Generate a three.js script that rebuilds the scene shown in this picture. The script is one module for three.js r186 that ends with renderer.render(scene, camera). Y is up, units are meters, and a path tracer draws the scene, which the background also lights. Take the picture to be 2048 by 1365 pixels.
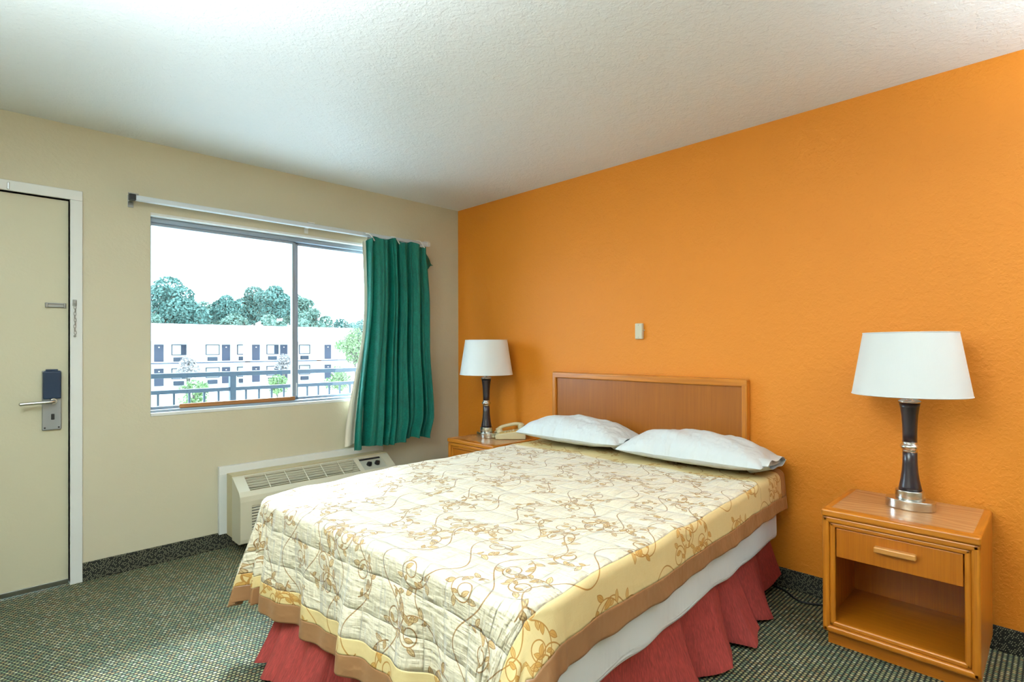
import * as THREE from 'three';
import { RoundedBoxGeometry } from 'three/addons/geometries/RoundedBoxGeometry.js';
import { mergeGeometries, mergeVertices } from 'three/addons/utils/BufferGeometryUtils.js';
import { RectAreaLightUniformsLib } from 'three/addons/lights/RectAreaLightUniformsLib.js';

// ------------------------------------------------------------------ camera, sky, exposure
const scene = new THREE.Scene();
const renderer = new THREE.WebGLRenderer({ antialias: true });
renderer.toneMapping = THREE.LinearToneMapping;
renderer.toneMappingExposure = 1.0;
renderer.shadowMap.enabled = true;
RectAreaLightUniformsLib.init();

const camera = new THREE.PerspectiveCamera(2 * Math.atan(682.5 / 1085.85) * 180 / Math.PI, 2048 / 1365, 0.05, 400);
{
  const yaw = 0.7919, pitch = 0.004, roll = -0.0029;
  const fw = new THREE.Vector3(Math.cos(yaw) * Math.cos(pitch), Math.sin(pitch), -Math.sin(yaw) * Math.cos(pitch));
  const r0 = new THREE.Vector3(Math.sin(yaw), 0, Math.cos(yaw));
  const u0 = new THREE.Vector3().crossVectors(r0, fw);
  const R = r0.clone().multiplyScalar(Math.cos(roll)).addScaledVector(u0, Math.sin(roll));
  const U = u0.clone().multiplyScalar(Math.cos(roll)).addScaledVector(r0, -Math.sin(roll));
  camera.position.set(-2.9901, 1.2479, 3.695);
  camera.quaternion.setFromRotationMatrix(new THREE.Matrix4().makeBasis(R, U, fw.clone().negate()));
  camera.setViewOffset(2048, 1365, 0, -8.9, 2048, 1365);
}
scene.background = new THREE.Color().setRGB(0.62, 0.85, 1.0);   // bright overcast sky
scene.backgroundIntensity = 13.0;
const sun = new THREE.DirectionalLight(new THREE.Color().setRGB(0.76, 0.91, 1.0), 8);   // low hazy sun opposite the window
sun.position.set(0.3375, 0.602, -0.724).multiplyScalar(60); sun.castShadow = true; sun.shadow.radius = 12;
Object.assign(sun.shadow.camera, { left: -80, right: 80, top: 60, bottom: -60, near: 1, far: 220 }); sun.shadow.mapSize.set(4096, 4096);
scene.add(sun, sun.target);

const H = 2.44, XL = -3.75, ZB = 6.3;      // room: x from XL to 0, z from 0 to ZB
const FILL_POWER = 31;
const FILL_COLOR = new THREE.Color().setRGB(0.83, 0.95, 1.0);

// ------------------------------------------------------------------ helpers
let seed = 12345;
const rnd = () => { seed = (seed * 1664525 + 1013904223) >>> 0; return seed / 4294967296; };
const rr = (a, b) => a + (b - a) * rnd();
const lerp = (a, b, t) => a + (b - a) * t;
const clamp = (x, a = 0, b = 1) => Math.min(b, Math.max(a, x));
const smooth = (a, b, x) => { const t = clamp((x - a) / (b - a)); return t * t * (3 - 2 * t); };
const taken = new Map();
function numbered(n) { const k = taken.get(n) ?? 0; taken.set(n, k + 1); return k ? `${n}_${String(k).padStart(3, '0')}` : n; }
function shade(o) { o.traverse((m) => { if (m.isMesh) { m.castShadow = true; m.receiveShadow = true; } }); return o; }
function mesh(name, geo, mat, parent) {
  const m = new THREE.Mesh(geo, mat); m.name = parent ? name : numbered(name); m.castShadow = m.receiveShadow = true;
  (parent || scene).add(m); return m;
}
function thing(name, label, category, pos = [0, 0, 0], turn = 0, group) {
  const g = new THREE.Group(); g.name = numbered(name); g.position.set(...pos); g.rotation.y = turn;
  g.userData = { label, category }; if (group) g.userData.group = group; scene.add(g); return g;
}
function struct(name, geo, mat, label) {
  const m = geo ? mesh(name, geo, mat) : new THREE.Group();
  if (!geo) { m.name = numbered(name); scene.add(m); }
  m.userData = { kind: 'structure', label, category: name.split('_')[0] }; return m;
}
const box = (w, h, d, x = 0, y = 0, z = 0) => uvMetres(new THREE.BoxGeometry(w, h, d).translate(x, y, z));
const rbox = (w, h, d, r = 0.004, x = 0, y = 0, z = 0, seg = 2) => uvMetres(new RoundedBoxGeometry(w, h, d, seg, Math.min(r, w / 2.01, h / 2.01, d / 2.01)).translate(x, y, z));
// box between two corners
const span = (x0, x1, y0, y1, z0, z1, r = 0) => r ? rbox(Math.abs(x1 - x0), Math.abs(y1 - y0), Math.abs(z1 - z0), r, (x0 + x1) / 2, (y0 + y1) / 2, (z0 + z1) / 2) : box(Math.abs(x1 - x0), Math.abs(y1 - y0), Math.abs(z1 - z0), (x0 + x1) / 2, (y0 + y1) / 2, (z0 + z1) / 2);
// uv in metres by the dominant axis; grain says which axis runs along u
function uvMetres(g, grain = null) {
  if (g.index) g = g.toNonIndexed();
  const p = g.attributes.position, n = g.attributes.normal, uv = new Float32Array(p.count * 2);
  for (let i = 0; i < p.count; i += 3) {
    const a = [0, 0, 0];
    for (let k = 0; k < 3; k++) { a[0] += Math.abs(n.getX(i + k)); a[1] += Math.abs(n.getY(i + k)); a[2] += Math.abs(n.getZ(i + k)); }
    const ax = a[0] > a[1] && a[0] > a[2] ? 0 : a[1] > a[2] ? 1 : 2;
    let [ua, va] = ax === 0 ? [2, 1] : ax === 1 ? [0, 2] : [0, 1];
    if (grain !== null && va === grain) [ua, va] = [va, ua];
    for (let k = 0; k < 3; k++) { const c = [p.getX(i + k), p.getY(i + k), p.getZ(i + k)]; uv[(i + k) * 2] = c[ua]; uv[(i + k) * 2 + 1] = c[va]; }
  }
  g.setAttribute('uv', new THREE.BufferAttribute(uv, 2));
  return g;
}
const merge = (list) => mergeGeometries(list.map((g) => { const q = g.index ? g.toNonIndexed() : g; for (const k of Object.keys(q.attributes)) if (!['position', 'normal', 'uv'].includes(k)) q.deleteAttribute(k); return q; }));
const tube = (pts, r, seg = 24, rad = 8, closed = false) => new THREE.TubeGeometry(new THREE.CatmullRomCurve3(pts.map((p) => new THREE.Vector3(...p)), closed), seg, r, rad, closed);
const lathe = (prof, seg = 40) => new THREE.LatheGeometry(prof.map(([r, y]) => new THREE.Vector2(r, y)), seg);
// a sheet from a function (u, v) -> [x, y, z], uv from fuv
function sheet(f, nu, nv, fuv, thick = 0) {
  const P = [], UV = [], I = [];
  for (let j = 0; j <= nv; j++) for (let i = 0; i <= nu; i++) { P.push(...f(i / nu, j / nv)); UV.push(...fuv(i / nu, j / nv)); }
  const W = nu + 1;
  for (let j = 0; j < nv; j++) for (let i = 0; i < nu; i++) { const a = j * W + i; I.push(a, a + 1, a + W, a + 1, a + W + 1, a + W); }
  let g = new THREE.BufferGeometry();
  g.setAttribute('position', new THREE.Float32BufferAttribute(P, 3)); g.setAttribute('uv', new THREE.Float32BufferAttribute(UV, 2)); g.setIndex(I);
  g.computeVertexNormals();
  if (!thick) return g;
  const N = g.attributes.normal.array, n = W * (nv + 1), P2 = P.slice(), UV2 = UV.concat(UV), I2 = I.slice();
  for (let k = 0; k < n; k++) for (let c = 0; c < 3; c++) P2.push(P[k * 3 + c] - N[k * 3 + c] * thick);
  for (let k = 0; k < I.length; k += 3) I2.push(I[k] + n, I[k + 2] + n, I[k + 1] + n);
  const edge = (a, b) => I2.push(a, a + n, b, b, a + n, b + n);
  for (let i = 0; i < nu; i++) { edge(i, i + 1); edge(nv * W + i + 1, nv * W + i); }
  for (let j = 0; j < nv; j++) { edge((j + 1) * W, j * W); edge(j * W + nu, (j + 1) * W + nu); }
  g = new THREE.BufferGeometry();
  g.setAttribute('position', new THREE.Float32BufferAttribute(P2, 3)); g.setAttribute('uv', new THREE.Float32BufferAttribute(UV2, 2)); g.setIndex(I2);
  g.computeVertexNormals();
  return g;
}
// ------------------------------------------------------------------ noise and textures
function hash2(x, y, s) { let h = (x * 374761393 + y * 668265263 + s * 974634777) | 0; h = Math.imul(h ^ (h >>> 13), 1274126177); h = Math.imul(h ^ (h >>> 16), 2246822519); return ((h ^ (h >>> 15)) >>> 0) / 4294967296; }
function vnoise(x, y, px, py, s) {   // tileable with period px, py
  const ix = Math.floor(x), iy = Math.floor(y), fx = x - ix, fy = y - iy, u = fx * fx * (3 - 2 * fx), v = fy * fy * (3 - 2 * fy);
  const w = (a, p) => ((a % p) + p) % p, h = (a, b) => hash2(w(a, px), w(b, py), s);
  return lerp(lerp(h(ix, iy), h(ix + 1, iy), u), lerp(h(ix, iy + 1), h(ix + 1, iy + 1), u), v);
}
function fbm(x, y, px, py, s, o = 4) { let a = 0.5, t = 0, n = 0; for (let k = 0; k < o; k++) { t += a * vnoise(x, y, px, py, s + k); n += a; a *= 0.5; x *= 2; y *= 2; px *= 2; py *= 2; } return t / n; }
function texture(w, h, fn, metresU, metresV, srgb = false) {   // fn(u, v) -> [r, g, b] or number, 0..1
  const d = new Uint8Array(w * h * 4);
  for (let y = 0; y < h; y++) for (let x = 0; x < w; x++) {
    const c = fn(x / w, y / h), o = (y * w + x) * 4;
    if (typeof c === 'number') d[o] = d[o + 1] = d[o + 2] = clamp(c) * 255; else { d[o] = clamp(c[0]) * 255; d[o + 1] = clamp(c[1]) * 255; d[o + 2] = clamp(c[2]) * 255; }
    d[o + 3] = 255;
  }
  const t = new THREE.DataTexture(d, w, h); t.wrapS = t.wrapT = THREE.RepeatWrapping; t.magFilter = THREE.LinearFilter; t.minFilter = THREE.LinearMipmapLinearFilter; t.generateMipmaps = true;
  t.repeat.set(1 / metresU, 1 / metresV); if (srgb) t.colorSpace = THREE.SRGBColorSpace; t.needsUpdate = true; return t;
}
const lin = (r, g, b) => new THREE.Color().setRGB(r, g, b);
const mat = (color, roughness = 0.6, o = {}) => new THREE.MeshPhysicalMaterial({ color, roughness, ...o });

// knock-down plaster relief, 0.6 m tile
const plasterBump = texture(1024, 1024, (u, v) => {
  const a = fbm(u * 28, v * 28, 28, 28, 3, 3), b = fbm(u * 70, v * 70, 70, 70, 9, 2);
  return 0.5 * smooth(0.42, 0.62, a) + 0.35 * smooth(0.5, 0.66, b) + 0.15 * vnoise(u * 300, v * 300, 300, 300, 20);
}, 0.6, 0.6);
const fineBump = texture(512, 512, (u, v) => fbm(u * 40, v * 40, 40, 40, 31, 3), 0.4, 0.4);
const M = {};
M.orange = mat(lin(0.74, 0.238, 0.011), 0.6, { bumpMap: plasterBump, bumpScale: 0.0011 });
M.cream = mat(lin(0.58, 0.53, 0.39), 0.7, { bumpMap: fineBump, bumpScale: 0.0006 });
M.ceiling = mat(lin(0.77, 0.81, 0.83), 0.5, { bumpMap: plasterBump, bumpScale: 0.0013 });
M.otherWall = mat(lin(0.72, 0.66, 0.5), 0.8);
M.white = mat(lin(0.72, 0.73, 0.71), 0.45);
M.doorPaint = mat(lin(0.57, 0.53, 0.38), 0.5, { bumpMap: fineBump, bumpScale: 0.0003 });
M.aluminium = mat(lin(0.28, 0.35, 0.43), 0.4, { metalness: 0.3 });
M.dark = mat(lin(0.012, 0.013, 0.015), 0.5);
M.chrome = mat(lin(0.68, 0.66, 0.62), 0.22, { metalness: 1 });
M.steel = mat(lin(0.36, 0.36, 0.34), 0.3, { metalness: 1 });
M.espresso = mat(lin(0.022, 0.014, 0.022), 0.28, { clearcoat: 0.4, clearcoatRoughness: 0.2 });
M.glass = new THREE.MeshPhysicalMaterial({ color: 0xffffff, roughness: 0, transmission: 1, thickness: 0, ior: 1.45 });

// loop-pile carpet, 24 loops to 0.384 m
{
  const N = 24, tones = [[0.29, 0.3, 0.14], [0.39, 0.38, 0.18], [0.45, 0.4, 0.2], [0.23, 0.3, 0.16], [0.35, 0.27, 0.12], [0.2, 0.25, 0.15], [0.48, 0.48, 0.3]];
  const loop = (u, v) => {
    const row = Math.floor(v * N), off = (row % 2) * 0.5, x = u * N + off, ix = ((Math.floor(x)) % N + N) % N, fx = x - Math.floor(x) - 0.5, fy = v * N - row - 0.5;
    const d = Math.sqrt((fx * 1.05) ** 2 + (fy * 1.15) ** 2);
    return { h: 1 - smooth(0.2, 0.56, d), id: hash2(ix, row, 5), id2: hash2(ix, row, 6) };
  };
  const gap = [0.012, 0.018, 0.014];
  const toS = (x) => x <= 0.0031308 ? x * 12.92 : 1.055 * x ** (1 / 2.4) - 0.055;
  const cmap = texture(1024, 1024, (u, v) => { const l = loop(u, v), t = tones[Math.floor(l.id * tones.length)], g = 0.75 + 0.5 * vnoise(u * 260, v * 260, 260, 260, 8); return [0, 1, 2].map((k) => toS(lerp(gap[k], t[k] * g, l.h))); }, 0.384, 0.384, true);
  const bmap = texture(1024, 1024, (u, v) => { const l = loop(u, v); return l.h * (0.7 + 0.3 * l.id2); }, 0.384, 0.384);
  M.carpet = mat(0xffffff, 0.9, { map: cmap, bumpMap: bmap, bumpScale: 0.004 });
  const c2 = texture(1024, 1024, (u, v) => { const l = loop(u, v), on = l.id2 > 0.45 ? 1 : 0.12, t = tones[6]; return [0, 1, 2].map((k) => toS(lerp(0.007, t[k] * 0.75, Math.pow(l.h, 3) * on))); }, 0.17, 0.17, true);
  M.carpetBase = mat(0xffffff, 0.92, { map: c2 });
}
// wood: grain runs along u; 1.2 m x 0.5 m tile
function woodTexture(dark, light, s, streak = 1) {
  return texture(1024, 512, (u, v) => {
    const warp = fbm(u * 3, v * 4, 3, 4, s, 3) * 1.6;
    const rings = 0.5 + 0.5 * Math.sin((v * 14 + warp * 2.2) * Math.PI * 2);
    const fine = fbm(u * 10, v * 160, 10, 160, s + 11, 2), mid = fbm(u * 3, v * 40, 3, 40, s + 17, 3);
    const t = clamp(0.12 + 0.25 * rings * streak + 0.35 * fine + 0.4 * mid);
    return [0, 1, 2].map((k) => lerp(dark[k], light[k], t) / 255);
  }, 1.2, 0.5, true);
}
M.oak = mat(0xffffff, 0.36, { map: woodTexture([158, 84, 12], [222, 140, 34], 3, 0.7), clearcoat: 0.35, clearcoatRoughness: 0.25 });
M.oakPanel = mat(0xffffff, 0.38, { map: woodTexture([142, 76, 10], [174, 102, 18], 7, 0.1), clearcoat: 0.12, clearcoatRoughness: 0.3 });
M.oakDrawer = mat(0xffffff, 0.36, { map: woodTexture([162, 86, 10], [204, 122, 24], 13, 0.2), clearcoat: 0.3, clearcoatRoughness: 0.25 });
M.laminate = mat(0xffffff, 0.22, { map: woodTexture([150, 98, 58], [214, 160, 106], 21, 1), clearcoat: 0.3, clearcoatRoughness: 0.15 });
M.stick = mat(0xffffff, 0.6, { map: woodTexture([120, 76, 40], [178, 124, 72], 33, 1) });

// woven cloth reliefs
const weave = texture(256, 256, (u, v) => 0.5 + 0.25 * Math.sin(u * Math.PI * 2 * 32) + 0.25 * Math.sin(v * Math.PI * 2 * 32), 0.06, 0.06);
const crumple = texture(512, 512, (u, v) => { const a = fbm(u * 6, v * 6, 6, 6, 41, 4), b = fbm(u * 10, v * 4, 10, 4, 47, 3); return 1 - Math.abs(a - 0.5) * 2.2 * 0.6 - Math.abs(b - 0.5) * 0.8; }, 0.5, 0.5);
const tealMap = texture(512, 512, (u, v) => { const n = 0.72 + 0.28 * fbm(u * 90, v * 60, 90, 60, 51, 2) + 0.22 * fbm(u * 12, v * 8, 12, 8, 55, 3); return [0.0, 0.455 * n, 0.4 * n]; }, 0.3, 0.3, true);
M.teal = mat(0xffffff, 0.55, { map: tealMap, bumpMap: weave, bumpScale: 0.0006, sheen: 0.5, sheenRoughness: 0.5, sheenColor: lin(0.12, 0.45, 0.42), side: THREE.DoubleSide });
M.lining = mat(lin(0.78, 0.72, 0.6), 0.8, { side: THREE.DoubleSide });
M.sheet = mat(lin(0.76, 0.8, 0.82), 0.6, { bumpMap: crumple, bumpScale: 0.006, sheen: 0.3, sheenColor: lin(0.8, 0.85, 0.9) });
M.pillow = mat(lin(0.63, 0.655, 0.655), 0.7, { bumpMap: crumple, bumpScale: 0.014, sheen: 0.3, sheenColor: lin(0.8, 0.85, 0.9) });
const skirtMap = texture(512, 512, (u, v) => { const n = 0.8 + 0.35 * fbm(u * 120, v * 20, 120, 20, 61, 2); return [0.66 * n, 0.245 * n, 0.22 * n]; }, 0.3, 0.3, true);
M.skirt = mat(0xffffff, 0.75, { map: skirtMap, bumpMap: weave, bumpScale: 0.0006, side: THREE.DoubleSide });
M.border = mat(lin(0.34, 0.165, 0.07), 0.38, { bumpMap: crumple, bumpScale: 0.004, sheen: 0.4, sheenColor: lin(0.6, 0.4, 0.25), side: THREE.DoubleSide });
M.shadeCloth = mat(lin(0.84, 0.85, 0.84), 0.85, { bumpMap: weave, bumpScale: 0.0003, transmission: 0.12, thickness: 0, side: THREE.DoubleSide });

// coverlet print: scrolling vines with leaves, 0.62 m tile
{
  const printed = (ground, leafA, leafB, vine, seedAt) => { seed = seedAt; const S = 1536, cv = document.createElement('canvas'); cv.width = cv.height = S; const g = cv.getContext('2d');
  g.fillStyle = ground; g.fillRect(0, 0, S, S);
  for (let k = 0; k < 9000; k++) { g.fillStyle = rnd() < 0.5 ? 'rgba(255,240,200,0.10)' : 'rgba(190,150,80,0.10)'; const x = rnd() * S, y = rnd() * S; rnd() < 0.5 ? g.fillRect(x, y, 22, 1.5) : g.fillRect(x, y, 1.5, 22); }
  const wrap = (f) => { for (let a = -1; a <= 1; a++) for (let b = -1; b <= 1; b++) { g.save(); g.translate(a * S, b * S); f(); g.restore(); } };
  const leaf = (x, y, ang, len, tone) => wrap(() => {
    g.save(); g.translate(x, y); g.rotate(ang); g.beginPath(); g.moveTo(0, 0); g.bezierCurveTo(len * 0.25, -len * 0.42, len * 0.75, -len * 0.3, len, 0); g.bezierCurveTo(len * 0.7, len * 0.22, len * 0.3, len * 0.3, 0, 0);
    g.fillStyle = tone ? leafA : leafB; g.fill(); g.lineWidth = 3.5; g.strokeStyle = vine; g.stroke();
    g.beginPath(); g.moveTo(0, 0); g.lineTo(len * 0.8, 0); g.lineWidth = 2; g.stroke(); g.restore();
  });
  const scroll = (x, y, ang, R, dir) => {   // a tendril that winds up on itself, leaves on its outside
    const pts = []; let px = x, py = y, a = ang; const n = 70;
    for (let k = 0; k < n; k++) { pts.push([px, py, a]); const step = R * 0.1; px += Math.cos(a) * step; py += Math.sin(a) * step; a += dir * lerp(0.045, 0.26, (k / n) ** 1.3); }
    wrap(() => { g.beginPath(); pts.forEach(([q, w], i) => i ? g.lineTo(q, w) : g.moveTo(q, w)); g.lineWidth = 6; g.strokeStyle = vine; g.stroke(); });
    for (const [k, s] of [[6, -1], [13, 1], [20, -1], [30, -1], [42, -1]]) leaf(pts[k][0], pts[k][1], pts[k][2] - s * -dir * 0.9, R * rr(0.55, 0.75), k % 3);
    for (const k of [3, 10, 27]) leaf(pts[k][0], pts[k][1], pts[k][2] + dir * 1.0, R * rr(0.4, 0.55), k % 2);
    const e = pts[n - 1]; leaf(e[0], e[1], e[2] + dir * 0.6, R * 0.62, 1);
  };
  const c = S / 6, R = S / 19;
  for (let j = 0; j < 6; j++) wrap(() => { g.beginPath(); for (let k = 0; k <= 120; k++) { const x = k / 120 * S, y = (j + 0.5) * c + Math.sin(k / 120 * Math.PI * 2 * 3 + j * 1.3) * c * 0.33; k ? g.lineTo(x, y) : g.moveTo(x, y); } g.lineWidth = 6; g.strokeStyle = vine; g.stroke(); });
  for (let i = 0; i < 6; i++) for (let j = 0; j < 6; j++) scroll((i + 0.25 + (j % 2) * 0.5) * c + rr(-12, 12), (j + 0.5) * c + rr(-12, 12), [0.4, 2.0, 3.5, 5.1, 1.2, 4.3][(i + 2 * j) % 6] + rr(-0.2, 0.2), R * rr(0.9, 1.1), (i + j) % 2 ? 1 : -1);
  const t = new THREE.CanvasTexture(cv); t.wrapS = t.wrapT = THREE.RepeatWrapping; t.repeat.set(1 / 0.98, 1 / 0.98); t.colorSpace = THREE.SRGBColorSpace; t.magFilter = THREE.LinearFilter; return t; };
  // quilting: stitched rows with puckers, 0.48 m tile
  const quilt = texture(1024, 1024, (u, v) => {
    const w = 0.012 * (fbm(u * 5, v * 5, 5, 5, 71, 2) - 0.5), a = Math.abs(Math.sin((u + w) * Math.PI * 4)), b = Math.abs(Math.sin((v + w) * Math.PI * 5));
    const puff = Math.pow(a, 0.35) * Math.pow(b, 0.35);
    const puck = fbm(u * 8, v * 40, 8, 40, 75, 3), puck2 = fbm(u * 44, v * 8, 44, 8, 79, 3);
    return 0.5 * puff + 0.32 * puck + 0.28 * puck2 * (1 - b * 0.4);
  }, 0.48, 0.48);
  const t = printed('rgb(233,222,197)', 'rgb(200,168,118)', 'rgb(211,184,138)', 'rgb(160,124,80)', 77), tp = printed('rgb(228,204,148)', 'rgb(206,158,84)', 'rgb(214,172,104)', 'rgb(182,130,62)', 99);
  M.coverlet = mat(0xffffff, 0.7, { map: t, bumpMap: quilt, bumpScale: 0.03, sheen: 0.75, sheenRoughness: 0.5, sheenColor: lin(1, 1, 1), ior: 1.5, side: THREE.DoubleSide });
  M.coverletPlain = mat(0xffffff, 0.5, { map: tp, bumpMap: crumple, bumpScale: 0.003, side: THREE.DoubleSide });
}

// ------------------------------------------------------------------ room shell
const T = 0.16;
struct('floor', box(-XL + 2 * T, 0.2, ZB + 2 * T, XL / 2, -0.1, ZB / 2), M.carpet, 'green looped carpet floor of the room');
struct('ceiling', box(-XL + 2 * T, 0.2, ZB + 2 * T, XL / 2, H + 0.1, ZB / 2), M.ceiling, 'white textured plaster ceiling');
const WX0 = -2.274, WX1 = -0.53, WY0 = 0.855, WY1 = 2.036;      // window opening
const DX0 = -3.55, DX1 = -2.636, DY1 = 2.04;                      // door opening
{
  const s = new THREE.Shape([[XL - T, 0], [DX0, 0], [DX0, DY1], [DX1, DY1], [DX1, 0], [T, 0], [T, H], [XL - T, H]].map((p) => new THREE.Vector2(...p)));
  s.holes.push(new THREE.Path([[WX0, WY0], [WX0, WY1], [WX1, WY1], [WX1, WY0]].map((p) => new THREE.Vector2(...p))));
  struct('wall_left', new THREE.ExtrudeGeometry(s, { depth: T, bevelEnabled: false }).translate(0, 0, -T), M.cream, 'cream painted wall with the window and the door');
}
struct('wall_right', span(0, T, 0, H, 0, ZB + T), M.orange, 'orange textured accent wall behind the bed');
struct('wall_back', span(XL - T, 0, 0, H, ZB, ZB + T), M.otherWall, 'cream wall behind the viewer');
struct('wall_side', span(XL - T, XL, 0, H, 0, ZB), M.otherWall, 'cream side wall beyond the door');
{
  const b = struct('baseboard_left', span(-2.583, -0.012, 0, 0.1, 0, 0.012, 0.003), M.carpetBase, 'dark speckled carpet strip along the foot of the cream wall');
  const c = struct('baseboard_right', span(-0.012, 0, 0, 0.1, 0, ZB, 0.003), M.carpetBase, 'dark speckled carpet strip along the foot of the orange wall');
}
// ------------------------------------------------------------------ door, casing
{
  const d = struct('door_1', null, null, 'cream painted entrance door with a card lock'); d.position.set(DX0, 0, -0.02);
  const w = DX1 - DX0;
  mesh('door_slab', rbox(w - 0.008, DY1 - 0.03, 0.045, 0.002, w / 2, (DY1 + 0.022) / 2, -0.0225), M.doorPaint, d);
  mesh('sweep', span(0.01, w - 0.006, 0.004, 0.03, -0.001, 0.008, 0.002), M.steel, d).userData.label = 'grey metal sweep along the door bottom';
  // chain track
  const tr = mesh('chain_track', merge([rbox(0.086, 0.026, 0.004, 0.002, 0, 0, 0.002), rbox(0.072, 0.005, 0.012, 0.002, 0, 0.008, 0.006), rbox(0.072, 0.005, 0.012, 0.002, 0, -0.008, 0.006), rbox(0.008, 0.026, 0.013, 0.002, -0.036, 0, 0.006), rbox(0.008, 0.026, 0.013, 0.002, 0.036, 0, 0.006)]), M.steel, d);
  tr.position.set(-2.693 - DX0, 1.477, 0);
  // card lock
  const lk = mesh('lock_plate', rbox(0.078, 0.31, 0.016, 0.005, 0, 0, 0.008), mat(lin(0.36, 0.38, 0.4), 0.4, { metalness: 0.8 }), d); lk.position.set(-2.709 - DX0, 0.98, 0);
  mesh('card_reader', merge([rbox(0.074, 0.145, 0.034, 0.008, 0, 0.08, 0.018), rbox(0.05, 0.012, 0.012, 0.003, 0, 0.156, 0.014)]), mat(lin(0.012, 0.03, 0.07), 0.35), lk).userData.label = 'dark blue card reader';
  const rose = new THREE.CylinderGeometry(0.015, 0.017, 0.02, 24).rotateX(Math.PI / 2).translate(0.006, -0.004, 0.024);
  const lever = mesh('lever_handle', merge([rose, tube([[0.006, -0.004, 0.03], [0.004, -0.004, 0.05], [-0.02, -0.006, 0.058], [-0.07, -0.008, 0.058], [-0.122, -0.01, 0.056]], 0.009, 30, 12), new THREE.SphereGeometry(0.009, 14, 10).translate(-0.122, -0.01, 0.056)]), M.chrome, lk);
  lever.userData.label = 'brushed metal lever';
  mesh('keyhole', rbox(0.014, 0.03, 0.006, 0.0028, 0.004, -0.086, 0.0165), M.dark, lk);
  for (const x of [-0.028, 0.028]) mesh('screw', new THREE.CylinderGeometry(0.004, 0.004, 0.003, 12).rotateX(Math.PI / 2).translate(x, -0.142, 0.017), M.dark, lk);
}
{
  const t = struct('trim_1', null, null, 'white painted metal door frame'); t.position.set(DX1, 0, 0);
  const w = DX1 - DX0;
  mesh('jamb', merge([span(0, 0.052, 0, DY1, -T, 0.012, 0.003), span(-0.012, 0, 0, DY1, -T, -0.068)]), M.white, t);
  mesh('jamb', span(-w - 0.052, -w, 0, DY1, -T, 0.012, 0.003), M.white, t);
  mesh('header', span(-w - 0.052, 0.052, DY1, DY1 + 0.052, -T, 0.012, 0.003), M.white, t);
  mesh('header_clip', span(-0.245, -0.236, DY1 + 0.004, DY1 + 0.04, 0.011, 0.016, 0.002), M.steel, t);
  const c = mesh('chain_bracket', merge([rbox(0.018, 0.034, 0.006, 0.003, 0, 0, 0.003), rbox(0.012, 0.02, 0.012, 0.003, 0.001, 0.002, 0.008)]), M.steel, t); c.position.set(0.018, 1.492, 0.012);
  for (let k = 0; k < 9; k++) {
    const g = new THREE.TorusGeometry(0.0075, 0.0017, 6, 16).scale(0.7, 1.25, 1); g.rotateY(k % 2 ? 1.2 : 0.15).translate(0.001 + Math.sin(k * 1.7) * 0.0015, -0.024 - k * 0.0168, 0.009);
    mesh('link', g, M.steel, c);
  }
  mesh('chain_knob', merge([new THREE.CylinderGeometry(0.006, 0.006, 0.006, 14).rotateX(Math.PI / 2), new THREE.CylinderGeometry(0.003, 0.003, 0.014, 10).rotateX(Math.PI / 2).translate(0, 0, 0.006)]).translate(0.001, -0.176, 0.006), M.steel, c);
}
// ------------------------------------------------------------------ window
{
  const w = struct('window_1', null, null, 'wide sliding window with aluminium frame'); w.position.set(WX0, WY0, 0);
  const W = WX1 - WX0, Hh = WY1 - WY0, cx = -1.404 - WX0;
  mesh('window_sill', merge([span(0, W, 0, 0.02, -T, 0.004, 0.004), span(0, W, Hh - 0.016, Hh, -T, 0.003, 0.003)]), M.white, w);
  mesh('window_frame', merge([span(0, 0.012, 0.02, Hh - 0.016, -0.13, -0.05), span(W - 0.02, W, 0.02, Hh - 0.016, -0.13, -0.05), span(0, W, Hh - 0.044, Hh - 0.016, -0.13, -0.05, 0.002), span(0, W, 0.02, 0.034, -0.13, -0.02, 0.002)]), M.aluminium, w);
  const sash = (x0, x1, z, lw, rw) => {
    const s = mesh('sash', merge([span(x0, x0 + lw, 0.034, Hh - 0.044, z - 0.012, z + 0.012, 0.002), span(x1 - rw, x1, 0.034, Hh - 0.044, z - 0.012, z + 0.012, 0.002), span(x0, x1, 0.034, 0.05, z - 0.012, z + 0.012, 0.002), span(x0, x1, Hh - 0.062, Hh - 0.044, z - 0.012, z + 0.012, 0.002)]), M.aluminium, w);
    mesh('pane', new THREE.PlaneGeometry(x1 - x0 - lw - rw + 0.004, Hh - 0.11).translate((x0 + lw + x1 - rw) / 2, Hh / 2 - 0.003, z), M.glass, s);
    return s;
  };
  sash(0.012, cx + 0.004, -0.075, 0.004, 0.026);
  const b = sash(cx - 0.012, W - 0.02, -0.108, 0.045, 0.03);
  mesh('latch', merge([span(cx + 0.006, cx + 0.016, 0.06, 0.15, -0.096, -0.075, 0.003)]), M.white, b);
}
{
  const s = thing('wooden_stick', 'brown wooden stick lying in the bottom track of the window', 'stick', [-1.77, WY0 + 0.034, -0.036]);
  mesh('stick_body', uvMetres(new RoundedBoxGeometry(0.70, 0.026, 0.016, 2, 0.005).translate(0, 0.013, 0), 0), M.stick, s);
}
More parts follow.
